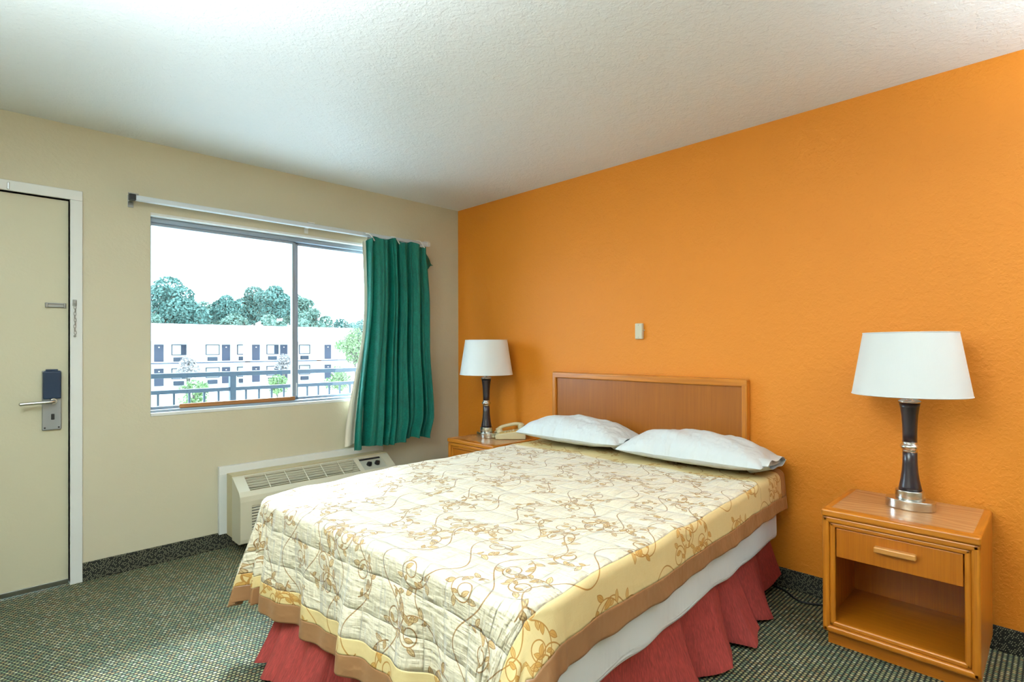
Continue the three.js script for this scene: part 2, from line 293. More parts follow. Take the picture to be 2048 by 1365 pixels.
// ------------------------------------------------------------------ curtain rod and curtain
{
  const r = thing('curtain_rod', 'white traverse curtain rod above the window', 'curtain rod', [-1.375, 2.088, 0.08]);
  mesh('rail', merge([rbox(1.98, 0.028, 0.012, 0.005, 0, 0, 0.006), rbox(1.98, 0.006, 0.022, 0.002, 0, 0.012, -0.006), rbox(1.98, 0.006, 0.022, 0.002, 0, -0.012, -0.006)]), mat(lin(0.62, 0.68, 0.74), 0.4), r);
  mesh('end_plug', rbox(0.034, 0.036, 0.03, 0.006, -1.0, 0, 0), M.dark, r).userData.label = 'black plastic end plug';
  mesh('end_cap', rbox(0.03, 0.034, 0.03, 0.006, 0.998, 0, 0), M.white, r);
  for (const x of [-0.995, 0.02, 0.985]) mesh('bracket', merge([rbox(0.02, 0.03, 0.078, 0.004, x, 0.006, -0.04), rbox(0.028, 0.07, 0.004, 0.002, x, -0.006, -0.078), rbox(0.05, 0.008, 0.012, 0.003, x, 0.02, 0.0)]), x < -0.9 ? M.steel : M.white, r);
}
{
  const c = thing('curtain', 'teal green pleated curtain drawn to the right end of the rod', 'curtain', [-0.69, 0.5, 0.09]);
  const top = 1.58, fold = (s, v) => {
    const w = s + 0.01 * Math.sin(v * 5) + 0.03 * Math.sin(s * 11 + 1), big = Math.sin(w * 34 + 0.8 * Math.sin(v * 2.2)) , mid = Math.sin(w * 71 + 1.3 + v * 1.1), sm = Math.sin(w * 123 + 2 * v);
    const pinch = 1 - smooth(0.0, 0.12, v);
    return (0.036 * big + 0.024 * mid * (0.6 + 0.4 * v) + 0.007 * sm) * (0.75 + 0.45 * smooth(0.1, 1, v)) * (1 - 0.35 * pinch) + 0.008 * pinch * Math.sin(w * 95);
  };
  const xl = (v) => -0.262 + 0.0 - 0.085 * smooth(0.25, 1.0, v) + 0.012 * Math.sin(v * 5), xr = (v) => 0.258 + 0.025 * smooth(0, 0.3, v) + 0.035 * smooth(0.5, 0.85, v) - 0.045 * smooth(0.88, 1, v);
  const hem = (s) => 0.02 + 0.018 * Math.sin(s * 9 + 0.4) + 0.022 * smooth(0.2, 0.5, s) - 0.012 * smooth(0.75, 0.8, s) - 0.02 * (1 - smooth(0.05, 0.2, s));
  const head = (s) => top - 0.012 + 0.012 * Math.sin(s * 19) - 0.03 * (1 - smooth(0, 0.12, s)) - 0.012 * smooth(0.5, 1, s);
  const f = (dz, dx = 0) => (s, v) => {
    const y = lerp(head(s), hem(s), v), x = lerp(xl(v), xr(v), s) + dx + 0.006 * Math.sin(s * 40 + v * 3);
    return [x, y, 0.008 + fold(s, v) + dz - 0.05 * (1 - smooth(0, 0.07, s)) - 0.045 * smooth(0.955, 1, s)];
  };
  mesh('cloth', sheet(f(0.036), 320, 60, (s, v) => [s * 1.1, v * 1.55], 0.0025), M.teal, c);
  mesh('lining', sheet((s, v) => { const p = f(-0.012)(s * 0.9, v * 0.985); p[0] -= (1 - s) * (0.05 * smooth(0.42, 1, v)); p[2] = -0.03 + 0.25 * (p[2] - 0.0) ; return p; }, 160, 40, (s, v) => [s, v], 0.0015), M.lining, c).userData.label = 'cream curtain lining';
  // loose corner of the heading hanging off the last hook
  mesh('heading_corner', sheet((s, v) => [0.25 + 0.125 * s * (1 - 0.55 * Math.abs(v - 0.42)) , 1.53 - 0.1 * s * (1 - v) - 0.24 * v + 0.13 * s * v, 0.012 + 0.012 * Math.sin(s * 3 + v * 4) - 0.03 * s], 16, 16, (s, v) => [s * 0.15, v * 0.25], 0.003), M.teal, c);
  for (const [x, y] of [[-0.235, 1.56], [-0.02, 1.565], [0.21, 1.565]]) mesh('hook', tube([[x - 0.03, y + 0.03, 0.02], [x - 0.015, y + 0.024, 0.047], [x + 0.005, y + 0.002, 0.052], [x + 0.025, y - 0.022, 0.05]], 0.0045, 16, 8), M.white, c);
}
// ------------------------------------------------------------------ wall air conditioner
{
  const X0 = -1.92, X1 = -0.762;
  const t = struct('trim_2', null, null, 'white wooden frame around the wall air conditioner'); t.position.set((X0 + X1) / 2, 0.1, 0);
  const hw = (X1 - X0) / 2;
  mesh('rail', span(-hw, hw, 0.36, 0.412, 0, 0.028, 0.003), M.white, t);
  mesh('stile', span(-hw, -hw + 0.046, -0.008, 0.36, 0, 0.028, 0.003), M.white, t);
  mesh('stile', span(hw - 0.03, hw, -0.008, 0.36, 0, 0.028, 0.003), M.white, t);
  const a = thing('air_conditioner', 'beige wall air conditioner under the window with top grille and two knobs', 'air conditioner', [-1.335, 0.075, 0.012]);
  const beige = mat(lin(0.56, 0.53, 0.41), 0.5), L0 = -0.54, L1 = 0.545, tan = mat(lin(0.5, 0.44, 0.27), 0.55);
  mesh('sleeve', span(L0, L1, 0.01, 0.392, 0, 0.105, 0.004), tan, a);
  // front cover: profile in (z, y), with openings left in the sloping top
  const prof = [[0.11, 0.0], [0.235, 0.0], [0.252, 0.008], [0.258, 0.03], [0.258, 0.255], [0.252, 0.285], [0.232, 0.312], [0.122, 0.38], [0.11, 0.384]];
  const cover = (x0, x1) => { const s = new THREE.Shape(prof.map(([z, y]) => new THREE.Vector2(z, y))); return uvMetres(new THREE.ExtrudeGeometry(s, { depth: x1 - x0, bevelEnabled: false }).rotateY(-Math.PI / 2).translate(x1, 0, 0)); };
  // full profile at the ends, hollow part between
  const GX0 = L0 + 0.065, GX1 = L0 + 0.80, PX0 = L0 + 0.835, PX1 = L0 + 1.02;
  const run = (pts, x0, x1) => uvMetres(new THREE.ExtrudeGeometry(new THREE.Shape(pts.map(([z, y]) => new THREE.Vector2(z, y))), { depth: x1 - x0, bevelEnabled: false }).rotateY(-Math.PI / 2).translate(x1, 0, 0));
  const upper = [[0.258, 0.225], [0.258, 0.255], [0.252, 0.285], [0.232, 0.312], [0.224, 0.302], [0.246, 0.278], [0.246, 0.225]], lower = [[0.11, 0.0], [0.235, 0.0], [0.252, 0.008], [0.258, 0.03], [0.246, 0.03], [0.238, 0.012], [0.11, 0.01]], rear = [[0.11, 0.3], [0.12, 0.3], [0.122, 0.38], [0.11, 0.384]];
  mesh('front_cover', merge([cover(L0, GX0), ...[[GX0, GX1], [PX0, PX1]].flatMap(([a0, a1]) => [upper, lower, rear].map((q) => run(q, a0, a1))), cover(GX1, PX0), cover(PX1, L1 - 0.002)]), beige, a);
  const fins = mesh('evaporator', span(GX0 + 0.02, GX1 - 0.02, 0.03, 0.19, 0.12, 0.15), mat(lin(0.22, 0.23, 0.23), 0.5, { metalness: 0.6 }), a); fins.userData.label = 'grey metal fins inside';
  for (let k = 0; k < 6; k++) { const q = (k + 0.5) / 6, z = lerp(0.122, 0.23, q), y = lerp(0.379, 0.312, q); mesh('slat', uvMetres(new THREE.BoxGeometry(GX1 - GX0, 0.004, 0.0035).rotateX(0.3).translate((GX0 + GX1) / 2, y, z)), beige, a); }
  for (let k = 1; k < 6; k++) mesh('grille_bar', uvMetres(new THREE.BoxGeometry(0.005, 0.006, 0.126).rotateX(0.553).translate(lerp(GX0, GX1, k / 6), 0.344, 0.177)), beige, a);
  const p = mesh('control_panel', uvMetres(new THREE.BoxGeometry(PX1 - PX0, 0.006, 0.125).rotateX(0.553).translate((PX0 + PX1) / 2, 0.334, 0.172)), mat(lin(0.42, 0.43, 0.36), 0.4), a);
  mesh('display_slot', uvMetres(new THREE.BoxGeometry(PX1 - PX0 - 0.02, 0.004, 0.016).rotateX(0.553).translate((PX0 + PX1) / 2, 0.364, 0.13)), M.dark, p);
  for (const x of [0.06, 0.125]) mesh('knob', merge([new THREE.CylinderGeometry(0.017, 0.019, 0.016, 24), rbox(0.03, 0.01, 0.008, 0.002, 0, 0.011, 0)]).rotateX(0.553).translate(PX0 + x, 0.341, 0.185), M.dark, p).userData.label = 'black control knob';
  // intake louvres in the front opening
  for (let k = 0; k < 12; k++) mesh('louvre_slat', uvMetres(new THREE.BoxGeometry(GX1 - GX0, 0.0035, 0.014).rotateX(0.5).translate((GX0 + GX1) / 2, 0.038 + k * 0.0165, 0.252)), beige, a);
}
// ------------------------------------------------------------------ bed
const BED = [-0.03, 0, 1.93], TURN = 3.0 * Math.PI / 180;
function bedThing(name, label, category) { return thing(name, label, category, BED, TURN); }
const TOP = 0.625;
{
  const b = bedThing('bed', 'queen mattress in a white sheet on its base', 'bed');
  mesh('box_spring', rbox(1.8, 0.2, 1.14, 0.03, -1.05, 0.145, 0.07), mat(lin(0.1, 0.03, 0.03), 0.9), b);
  for (const [x, z] of [[-0.25, -0.42], [-0.25, 0.56], [-1.85, -0.42], [-1.85, 0.56]]) mesh('leg', new THREE.CylinderGeometry(0.025, 0.025, 0.04, 12).translate(x, 0.02, z), M.dark, b);
  // mattress: rounded block, sheet pulled in under it near the foot
  const nu = 120, L = 1.9, Wd = 1.485;
  const ring = (q) => { // closed profile across: q 0..1 -> [z, y]
    const a = q * Math.PI * 2, e = 0.14, cx = Math.sign(Math.cos(a)) * Math.abs(Math.cos(a)) ** e, cy = Math.sign(Math.sin(a)) * Math.abs(Math.sin(a)) ** e;
    return [cx * Wd / 2, 0.425 + cy * 0.168];
  };
  const g = sheet((q, v) => {
    const [z, y] = ring(q), end = 1 - smooth(0.0, 0.02, v) + smooth(0.98, 1, v), k = 1 - 0.05 * end;
    const rise = 0;
    return [-0.08 - v * L, 0.425 + (y - 0.425) * k + rise + (y < 0.32 ? 0.002 * Math.sin(v * 50) + 0.004 * Math.sin(v * 17) : 0), z * (1 - 0.02 * end) + 0.004 * Math.sin(v * 33 + y * 9)];
  }, 72, nu, (q, v) => [q * 3.4, v * L]);
  const cap = (x, v) => { const P = [x, 0.425, 0], pos = [], uv = []; for (let k = 0; k < 72; k++) { const [z0, y0] = ring(k / 72), [z1, y1] = ring((k + 1) / 72); pos.push(...P, x, 0.425 + (y0 - 0.425) * 0.95, z0 * 0.98, x, 0.425 + (y1 - 0.425) * 0.95, z1 * 0.98); uv.push(0, 0, z0, y0, z1, y1); } const c = new THREE.BufferGeometry(); c.setAttribute('position', new THREE.Float32BufferAttribute(pos, 3)); c.setAttribute('uv', new THREE.Float32BufferAttribute(uv, 2)); c.computeVertexNormals(); return c; };
  mesh('mattress', merge([g, cap(-0.08 - L, 1)]), M.sheet, b).userData.label = 'mattress wrapped in a white sheet';
}
{
  const k = bedThing('bed_skirt', 'rust red pleated bed skirt hanging to the carpet', 'bed skirt');
  // right side: overlapping pleats, open towards the head
  const strip = (pts, nu, top, bottom, uv0, rx, rz) => sheet((s, v) => {
    const q = s * (pts.length - 1), i = Math.min(Math.floor(q), pts.length - 2), t = q - i, A = pts[i], B = pts[i + 1];
    const w = Math.pow(v, 1.3), rip = v * (0.01 * Math.sin(s * 61 + v) + 0.007 * Math.sin(s * 113 + 2 + v * 2)), y = lerp(top(lerp(A[0], B[0], t)), lerp(A[4], B[4], t) + bottom, v);
    return [lerp(lerp(A[0], B[0], t), lerp(A[2], B[2], t), w) - rip * rx, y, lerp(lerp(A[1], B[1], t), lerp(A[3], B[3], t), w) + rip * rz];
  }, nu, 14, (s, v) => [s * uv0, v * 0.3], 0.003);
  const z0 = 0.695, topY = () => 0.3;
  // [top x, top z, bottom x, bottom z, hem height]
  const side = [[-0.1, z0, -0.06, z0 + 0.05, 0.07], [-0.26, z0, -0.28, z0 + 0.03, 0.04], [-0.31, z0 - 0.02, -0.31, z0 + 0.02, 0.02], [-0.32, z0 + 0.004, -0.36, z0 + 0.08, 0.01],
    [-0.38, z0 + 0.01, -0.42, z0 + 0.12, 0.0], [-0.5, z0, -0.56, z0 + 0.06, 0.02], [-0.6, z0 - 0.01, -0.62, z0 + 0.02, 0.01], [-0.65, z0 - 0.03, -0.66, z0 - 0.01, 0.012], [-0.6, z0 + 0.012, -0.6, z0 + 0.125, 0.025],
    [-0.68, z0 + 0.006, -0.74, z0 + 0.14, 0.006], [-0.76, z0 + 0.002, -0.78, z0 + 0.05, 0.01], [-0.84, z0 - 0.03, -0.82, z0 - 0.01, 0.01], [-0.8, z0 + 0.012, -0.8, z0 + 0.07, 0.03], [-0.88, z0 + 0.01, -0.95, z0 + 0.135, 0.012], [-1.05, z0, -1.08, z0 + 0.06, 0.0], [-1.15, z0, -1.16, z0 + 0.03, 0.006], [-1.24, z0 - 0.03, -1.22, z0 - 0.01, 0.01], [-1.16, z0 + 0.012, -1.18, z0 + 0.11, 0.02], [-1.3, z0, -1.33, z0 + 0.12, 0], [-1.5, z0, -1.52, z0 + 0.04, 0], [-1.8, z0, -1.8, z0 + 0.06, 0.01], [-2.03, z0 - 0.02, -2.09, z0 + 0.02, 0.01]];
  mesh('side_panel', strip(side, 252, topY, 0.012, 2.4, 0, 0.7), M.skirt, k);
  const fx = -2.03;
  const foot = [[fx, z0 - 0.02, fx - 0.07, z0 + 0.0, 0.01], [fx, 0.4, fx - 0.08, 0.4, 0.0], [fx, 0.2, fx - 0.05, 0.18, 0.015], [fx, 0.05, fx - 0.11, 0.06, 0.0], [fx - 0.01, -0.12, fx - 0.02, -0.12, 0.02], [fx, -0.16, fx - 0.1, -0.2, 0.012], [fx, -0.38, fx - 0.13, -0.38, 0.0], [fx - 0.01, -0.54, fx - 0.13, -0.545, 0.02], [fx + 0.04, -0.6, fx - 0.03, -0.62, 0.03], [fx + 0.3, -0.6, fx + 0.3, -0.64, 0.02], [fx + 1.0, -0.6, fx + 1.0, -0.64, 0.01]];
  mesh('foot_panel', strip(foot, 140, () => 0.3, 0.012, 2.2, 2.2, 0), M.skirt, k);
}
// drape of the coverlet over the mattress
const LS = 2.05, WSR = 0.735, WSL = 0.762, RAD = 0.034;
const und = (s, t) => 0.012 * (fbm(s * 2.3 + 3, t * 2.1 + 7, 64, 64, 91, 2) - 0.5) * 2 + 0.006 * (fbm(s * 7 + 5, t * 7 + 9, 64, 64, 95, 2) - 0.5) * 2;
const RC = 0.12;   // plan radius of the mattress corners
function drape(s, t) {
  const WS = t < 0 ? WSL : WSR, sg = t < 0 ? -1 : 1, T1 = Math.abs(t), a = Math.max(0, s - LS + RC), b = Math.max(0, T1 - WS + RC);
  const u = und(s, t + 4), h = Math.hypot(a, b), P = 2.6, pn = h > 0 ? Math.pow(a ** P + b ** P, 1 / P) : 0;
  let x = -s, z = t, y = TOP + u * 1.3;
  let m = pn - RC;
  if (m > 0) {
    m = Math.min(m, Math.max(a, b) - RC + 0.05 * smooth(0, 0.1, m));
    m = Math.max(m, 0);
    const da = a / h, db = b / h, arc = RAD * Math.PI / 2, corner = 2 * da * db, rho = RC * h / pn;
    let out, down;
    const flare = 0.07 + 0.2 * corner;
    if (m < arc) { const q = m / RAD; out = RAD * Math.sin(q); down = RAD * (1 - Math.cos(q)); } else { out = RAD + (m - arc) * flare; down = RAD + (m - arc) * Math.sqrt(1 - flare * flare); }
    const k = smooth(0.05, 0.4, m) * (a > b ? 1 : 0.4), along = lerp(s, t, a / (a + b));
    out += k * (0.016 * Math.sin(along * 23 + 1) + 0.01 * Math.sin(along * 41 + 2.2 * m) + 0.016 * Math.sin(along * 9 + 0.6));
    x = -(Math.min(s, LS - RC) + (rho + out) * da); z = sg * (Math.min(T1, WS - RC) + (rho + out) * db); y -= down;
  }
  return [x, y, z];
}
{
  const c = bedThing('coverlet', 'cream quilted coverlet with gold leaf scrolls and brown satin edge', 'bedspread');
  const s0 = 0.075, s1 = LS + 0.44, t0 = -(WSL + 0.42), t1 = WSR + 0.208, E = 0.068;
  const patch = (sa, sb, ta, tb, nu, nv, thick) => sheet((u, v) => drape(lerp(sa, sb, u), lerp(ta, tb, v)), nu, nv, (u, v) => [lerp(sa, sb, u), lerp(ta, tb, v)], thick);
  const qs0 = 0.44, qs1 = s1 - E - 0.05, qt0 = -(WSL + 0.16), qt1 = WSR + 0.022;
  mesh('quilted_panel', patch(qs0, qs1, qt0, qt1, 230, 200, 0.008), M.coverlet, c);
  for (const [a, b, d, e, nu, nv] of [[s0 + E, qs0, t0 + E, t1 - E, 24, 200], [qs1, s1 - E, t0 + E, t1 - E, 10, 260], [qs0, qs1, qt1, t1 - E, 230, 18], [qs0, qs1, t0 + E, qt0, 230, 20]]) mesh('plain_margin', patch(a, b, d, e, nu, nv, 0.006), M.coverletPlain, c).userData.label = 'plain cream margin with gold leaf print';
  for (const [a, b, d, e, nu, nv] of [[s1 - E, s1, t0, t1, 12, 300], [s0, s1 - E, t1 - E, t1, 240, 10], [s0, s1 - E, t0, t0 + E, 200, 10], [s0, s0 + E, t0 + E, t1 - E, 6, 160]]) mesh('border', patch(a, b, d, e, nu, nv, 0.006), M.border, c).userData.label = 'brown satin edge band';
}
// ------------------------------------------------------------------ pillows
function pillowGeo(w, d, h, sd) {
  const f = (sgn) => (u, v) => {
    const a = u * 2 - 1, b = v * 2 - 1;
    const puff = Math.pow(Math.max(0, 1 - a ** 4), 0.55) * Math.pow(Math.max(0, 1 - b ** 4), 0.55) * (0.72 + 0.28 * (1 - a * a) * (1 - b * b));
    const pin = 1 - 0.05 * (a * a) * (1 - b * b) - 0.0, pin2 = 1 - 0.08 * (b * b) * (1 - a * a);
    const n = (fbm(u * 5 + sd, v * 4 + sd, 64, 64, 101 + sd, 3) - 0.5), r = Math.sin((a * 9 + b * 6) + 6 * n);
    const y = sgn > 0 ? puff * h * (1 + 0.18 * n) + 0.004 * r * puff : -puff * h * 0.35;
    return [b * d / 2 * pin, y + 0.01 * n, a * w / 2 * pin2];
  };
  const A = sheet(f(1), 70, 50, (u, v) => [u * w, v * d]), B = sheet(f(-1), 70, 50, (u, v) => [u * w, v * d]);
  const i = B.index.array; for (let k = 0; k < i.length; k += 3) { const t = i[k]; i[k] = i[k + 1]; i[k + 1] = t; }
  B.computeVertexNormals();
  return merge([A, B]);
}
{
  const place = (label, pos, yaw, tilt, w, sd) => {
    const p = thing('pillow', label, 'pillow', pos, yaw, 'bed pillows');
    const g = pillowGeo(w, 0.37, 0.125, sd).rotateZ(tilt);
    mesh('pillowcase', g, M.pillow, p);
    // loose open end of the case
    const hem = sheet((s, v) => { const a = s * Math.PI * 2, k = 0.25 + 0.75 * v; return [Math.cos(a) * 0.155 * (1 - 0.1 * v) , Math.sin(a) * (0.05 - 0.03 * v) * (1 + 0.2 * Math.sin(a * 3)) + 0.012 + 0.006 * Math.sin(a * 5 + v * 3), w / 2 - 0.1 + 0.12 * v]; }, 40, 10, (s, v) => [s * 0.5, v * 0.12], 0.002).rotateZ(tilt);
    mesh('case_hem', hem, M.pillow, p);
  };
  place('white pillow on the bed nearer the telephone', [-0.245, 0.68, 1.522], 0.03, -0.05, 0.78, 1);
  place('white pillow on the bed nearer the large lamp', [-0.25, 0.672, 2.315], 0.05, -0.05, 0.78, 2);
}
// ------------------------------------------------------------------ headboard
{
  const h = thing('headboard', 'brown wooden headboard with light oak frame on the orange wall', 'headboard', [-0.003, 0.2, 1.8125]);
  const hw = 0.6935, top = 0.873;
  mesh('panel', uvMetres(span(-0.026, 0, 0, top - 0.02, -hw + 0.02, hw - 0.02), 1), M.oakPanel, h);
  mesh('top_rail', uvMetres(span(-0.042, 0, top - 0.042, top, -hw, hw, 0.008), 2), M.oak, h);
  for (const s of [-1, 1]) mesh('stile', uvMetres(span(-0.042, 0, 0, top - 0.03, s * (hw - 0.032), s * hw, 0.008), 1), M.oak, h);
}
// ------------------------------------------------------------------ nightstands
function nightstand(label, z, y0 = 0) {
  const n = thing('nightstand', label, 'nightstand', [-0.245, 0, z], 0, 'oak nightstands');
  const F = -0.225, B = 0.225, hw = 0.2525, top = 0.572;   // local x: F front (towards the bed foot), B at the wall
  mesh('plinth', uvMetres(span(F + 0.045, B, 0, 0.066, -hw + 0.01, hw - 0.01), 2), M.oakDrawer, n);
  for (const s of [-1, 1]) mesh('side', uvMetres(span(F + 0.02, B, 0.064, 0.545, s * (hw - 0.016), s * hw, 0.003), 1), M.oak, n);
  mesh('back', uvMetres(span(B - 0.012, B - 0.002, 0.07, 0.54, -hw + 0.016, hw - 0.016), 1), M.oakDrawer, n);
  mesh('bottom', uvMetres(span(F + 0.012, B - 0.012, 0.09, 0.104, -hw + 0.016, hw - 0.016), 2), M.oakDrawer, n);
  const t = mesh('top', merge([uvMetres(span(F - 0.006, F + 0.05, 0.543, top, -hw - 0.002, hw + 0.002, 0.008), 2), uvMetres(span(F + 0.04, B, 0.543, top, -hw - 0.002, -hw + 0.03, 0.008), 0), uvMetres(span(F + 0.04, B, 0.543, top, hw - 0.03, hw + 0.002, 0.008), 0)]), M.oak, n);
  mesh('top_panel', uvMetres(span(F + 0.044, B, 0.546, top - 0.0005, -hw + 0.024, hw - 0.024), 2), M.laminate, t).userData.label = 'pale brown laminate top';
  // outer and inner face frame
  const frame = (x0, x1, o, w, yb, yt, r) => {
    mesh('rail', uvMetres(span(x0, x1, yt - w, yt, -o, o, r), 2), M.oak, n); mesh('rail', uvMetres(span(x0, x1, yb, yb + w, -o, o, r), 2), M.oak, n);
    for (const s of [-1, 1]) mesh('stile', uvMetres(span(x0, x1, yb, yt, s * (o - w), s * o, r), 1), M.oak, n);
  };
  frame(F, F + 0.03, hw, 0.026, 0.064, 0.543, 0.009);
  frame(F + 0.008, F + 0.03, hw - 0.025, 0.021, 0.089, 0.519, 0.008);
  const d = mesh('drawer', uvMetres(span(F + 0.014, F + 0.034, 0.378, 0.497, -hw + 0.049, hw - 0.049, 0.003), 1), M.oakDrawer, n);
  mesh('drawer_box', span(F + 0.034, B - 0.05, 0.392, 0.48, -hw + 0.06, hw - 0.06), M.oakDrawer, d);
  mesh('handle', uvMetres(span(F - 0.01, F + 0.016, 0.437, 0.461, -0.068, 0.068, 0.006), 2), mat(lin(0.62, 0.27, 0.06), 0.4, { clearcoat: 0.3 }), d);
  return n;
}
nightstand('oak nightstand with the open shelf facing the room, under the large lamp', 3.2375);
nightstand('oak nightstand in the corner behind the bed with the telephone on it', 0.705);
// ------------------------------------------------------------------ table lamps
function lamp(label, x, z, turn) {
  const l = thing('table_lamp', label, 'lamp', [x, 0.572, z], turn, 'table lamps');
  const sc = (g) => g.scale(0.7, 1, 1);
  mesh('base', merge([sc(lathe([[0, 0], [0.084, 0], [0.087, 0.003], [0.087, 0.035], [0.085, 0.039], [0.05, 0.04], [0, 0.04]], 64)), lathe([[0, 0.039], [0.05, 0.039], [0.052, 0.042], [0.052, 0.072], [0.05, 0.076], [0.03, 0.078], [0, 0.078]], 48).scale(0.85, 1, 1)]), M.chrome, l).userData.label = 'brushed nickel oval base';
  mesh('lower_neck', lathe([[0, 0.076], [0.041, 0.077], [0.039, 0.09], [0.033, 0.12], [0.0285, 0.155], [0.0262, 0.19], [0.0255, 0.236], [0, 0.238]], 40), M.espresso, l);
  mesh('collar', lathe([[0, 0.234], [0.027, 0.234], [0.0275, 0.24], [0.0262, 0.243], [0.029, 0.246], [0.0345, 0.254], [0.0345, 0.26], [0.029, 0.268], [0.0262, 0.27], [0.0275, 0.273], [0.027, 0.278], [0, 0.278]], 40), M.chrome, l);
  mesh('upper_neck', lathe([[0, 0.276], [0.0255, 0.277], [0.0255, 0.31], [0.0268, 0.35], [0.0295, 0.39], [0.0335, 0.42], [0.0375, 0.441], [0, 0.443]], 40), M.espresso, l);
  mesh('cap', lathe([[0, 0.44], [0.0395, 0.44], [0.0405, 0.444], [0.039, 0.449], [0.03, 0.454], [0.015, 0.458], [0.012, 0.47], [0.012, 0.53], [0, 0.53]], 40), M.chrome, l);
  const sh = mesh('shade', lathe([[0.207, 0.474], [0.165, 0.733], [0.1635, 0.733], [0.2055, 0.474], [0.207, 0.474]], 72).scale(0.94, 1, 1), M.shadeCloth, l);
  mesh('rim', merge([new THREE.TorusGeometry(0.2065, 0.0022, 8, 72).rotateX(Math.PI / 2).translate(0, 0.474, 0), new THREE.TorusGeometry(0.1645, 0.0022, 8, 72).rotateX(Math.PI / 2).translate(0, 0.733, 0)]).scale(0.94, 1, 1), M.shadeCloth, sh);
  mesh('harp', merge([tube([[0, 0.48, 0.02], [0, 0.53, 0.055], [0, 0.62, 0.06], [0, 0.7, 0.02], [0, 0.71, 0], [0, 0.7, -0.02], [0, 0.62, -0.06], [0, 0.53, -0.055], [0, 0.48, -0.02]], 0.002, 48, 6), new THREE.CylinderGeometry(0.003, 0.003, 0.02, 8).translate(0, 0.715, 0), ...[0, 1, 2].map((k) => new THREE.CylinderGeometry(0.0016, 0.0016, 0.155, 6).rotateZ(Math.PI / 2).translate(0.0775, 0.715, 0).rotateY(k * Math.PI * 2 / 3))]), M.chrome, l);
  mesh('bulb', new THREE.SphereGeometry(0.028, 20, 14).scale(1, 1.25, 1).translate(0, 0.57, 0), mat(lin(0.85, 0.85, 0.82), 0.3), l);
  return l;
}
lamp('table lamp with white shade and dark neck beside the bed, nearest the viewer', -0.205, 3.245, 0);
lamp('table lamp with white shade in the corner behind the telephone', -0.235, 0.625, 0);
// ------------------------------------------------------------------ telephone
{
  const p = thing('telephone', 'beige desk telephone with coiled cord on the corner nightstand', 'telephone', [-0.15, 0.573, 0.80], -0.785);
  const ivory = mat(lin(0.66, 0.55, 0.33), 0.4), gold = mat(lin(0.6, 0.4, 0.1), 0.45);
  const s = new THREE.Shape([[-0.105, 0], [0.105, 0], [0.108, 0.01], [0.1, 0.05], [0.09, 0.053], [-0.095, 0.026], [-0.107, 0.018]].map((q) => new THREE.Vector2(...q)));
  mesh('body', uvMetres(new THREE.ExtrudeGeometry(s, { depth: 0.13, bevelEnabled: true, bevelSize: 0.006, bevelThickness: 0.006, bevelSegments: 3 }).translate(0, 0.006, -0.065)), ivory, p);
  const sl = Math.atan2(0.027, 0.185);
  mesh('faceplate', rbox(0.165, 0.004, 0.072, 0.0018, 0, 0, 0).rotateZ(sl).translate(0.0, 0.0525, 0.026), gold, p).userData.label = 'golden brown faceplate';
  const kp = new THREE.Group(); kp.name = 'keypad'; p.add(kp);
  for (let i = 0; i < 4; i++) for (let j = 0; j < 3; j++) mesh('key', rbox(0.014, 0.006, 0.014, 0.002, -0.04 + i * 0.021, 0, 0.004 + j * 0.02).rotateZ(sl).translate(0, 0.0555, 0), mat(lin(0.55, 0.45, 0.26), 0.5), kp);
  mesh('handset', merge([tube([[-0.1, 0.056, -0.04], [-0.07, 0.076, -0.041], [-0.02, 0.09, -0.042], [0.04, 0.1, -0.042], [0.09, 0.096, -0.04]], 0.0125, 30, 14), uvMetres(new THREE.CylinderGeometry(0.022, 0.025, 0.02, 24).rotateZ(0.25).translate(-0.085, 0.05, -0.04)), uvMetres(new THREE.CylinderGeometry(0.022, 0.025, 0.024, 24).rotateZ(0.14).translate(0.078, 0.08, -0.04)), new THREE.SphereGeometry(0.023, 18, 12).scale(1.1, 0.55, 1).translate(-0.088, 0.06, -0.04), new THREE.SphereGeometry(0.023, 18, 12).scale(1.1, 0.55, 1).translate(0.08, 0.093, -0.04)]), ivory, p);
  // coiled cord: helix about a looping path
  const path = new THREE.CatmullRomCurve3([[-0.1, 0.05, -0.045], [-0.125, 0.03, -0.06], [-0.15, 0.012, -0.1], [-0.19, 0.0105, -0.13], [-0.235, 0.0105, -0.11], [-0.235, 0.0105, -0.06], [-0.18, 0.0105, -0.03], [-0.135, 0.0105, 0.0], [-0.112, 0.014, 0.02], [-0.1, 0.016, 0.03]].map((q) => new THREE.Vector3(...q)));
  const pts = [], N = 640, fr = path.computeFrenetFrames(N);
  for (let k = 0; k <= N; k++) { const c = path.getPointAt(k / N), a = k * 0.55; c.addScaledVector(fr.normals[k], Math.cos(a) * 0.0062).addScaledVector(fr.binormals[k], Math.sin(a) * 0.0062); pts.push(c); }
  mesh('coiled_cord', new THREE.TubeGeometry(new THREE.CatmullRomCurve3(pts), 1100, 0.0024, 5), ivory, p);
}
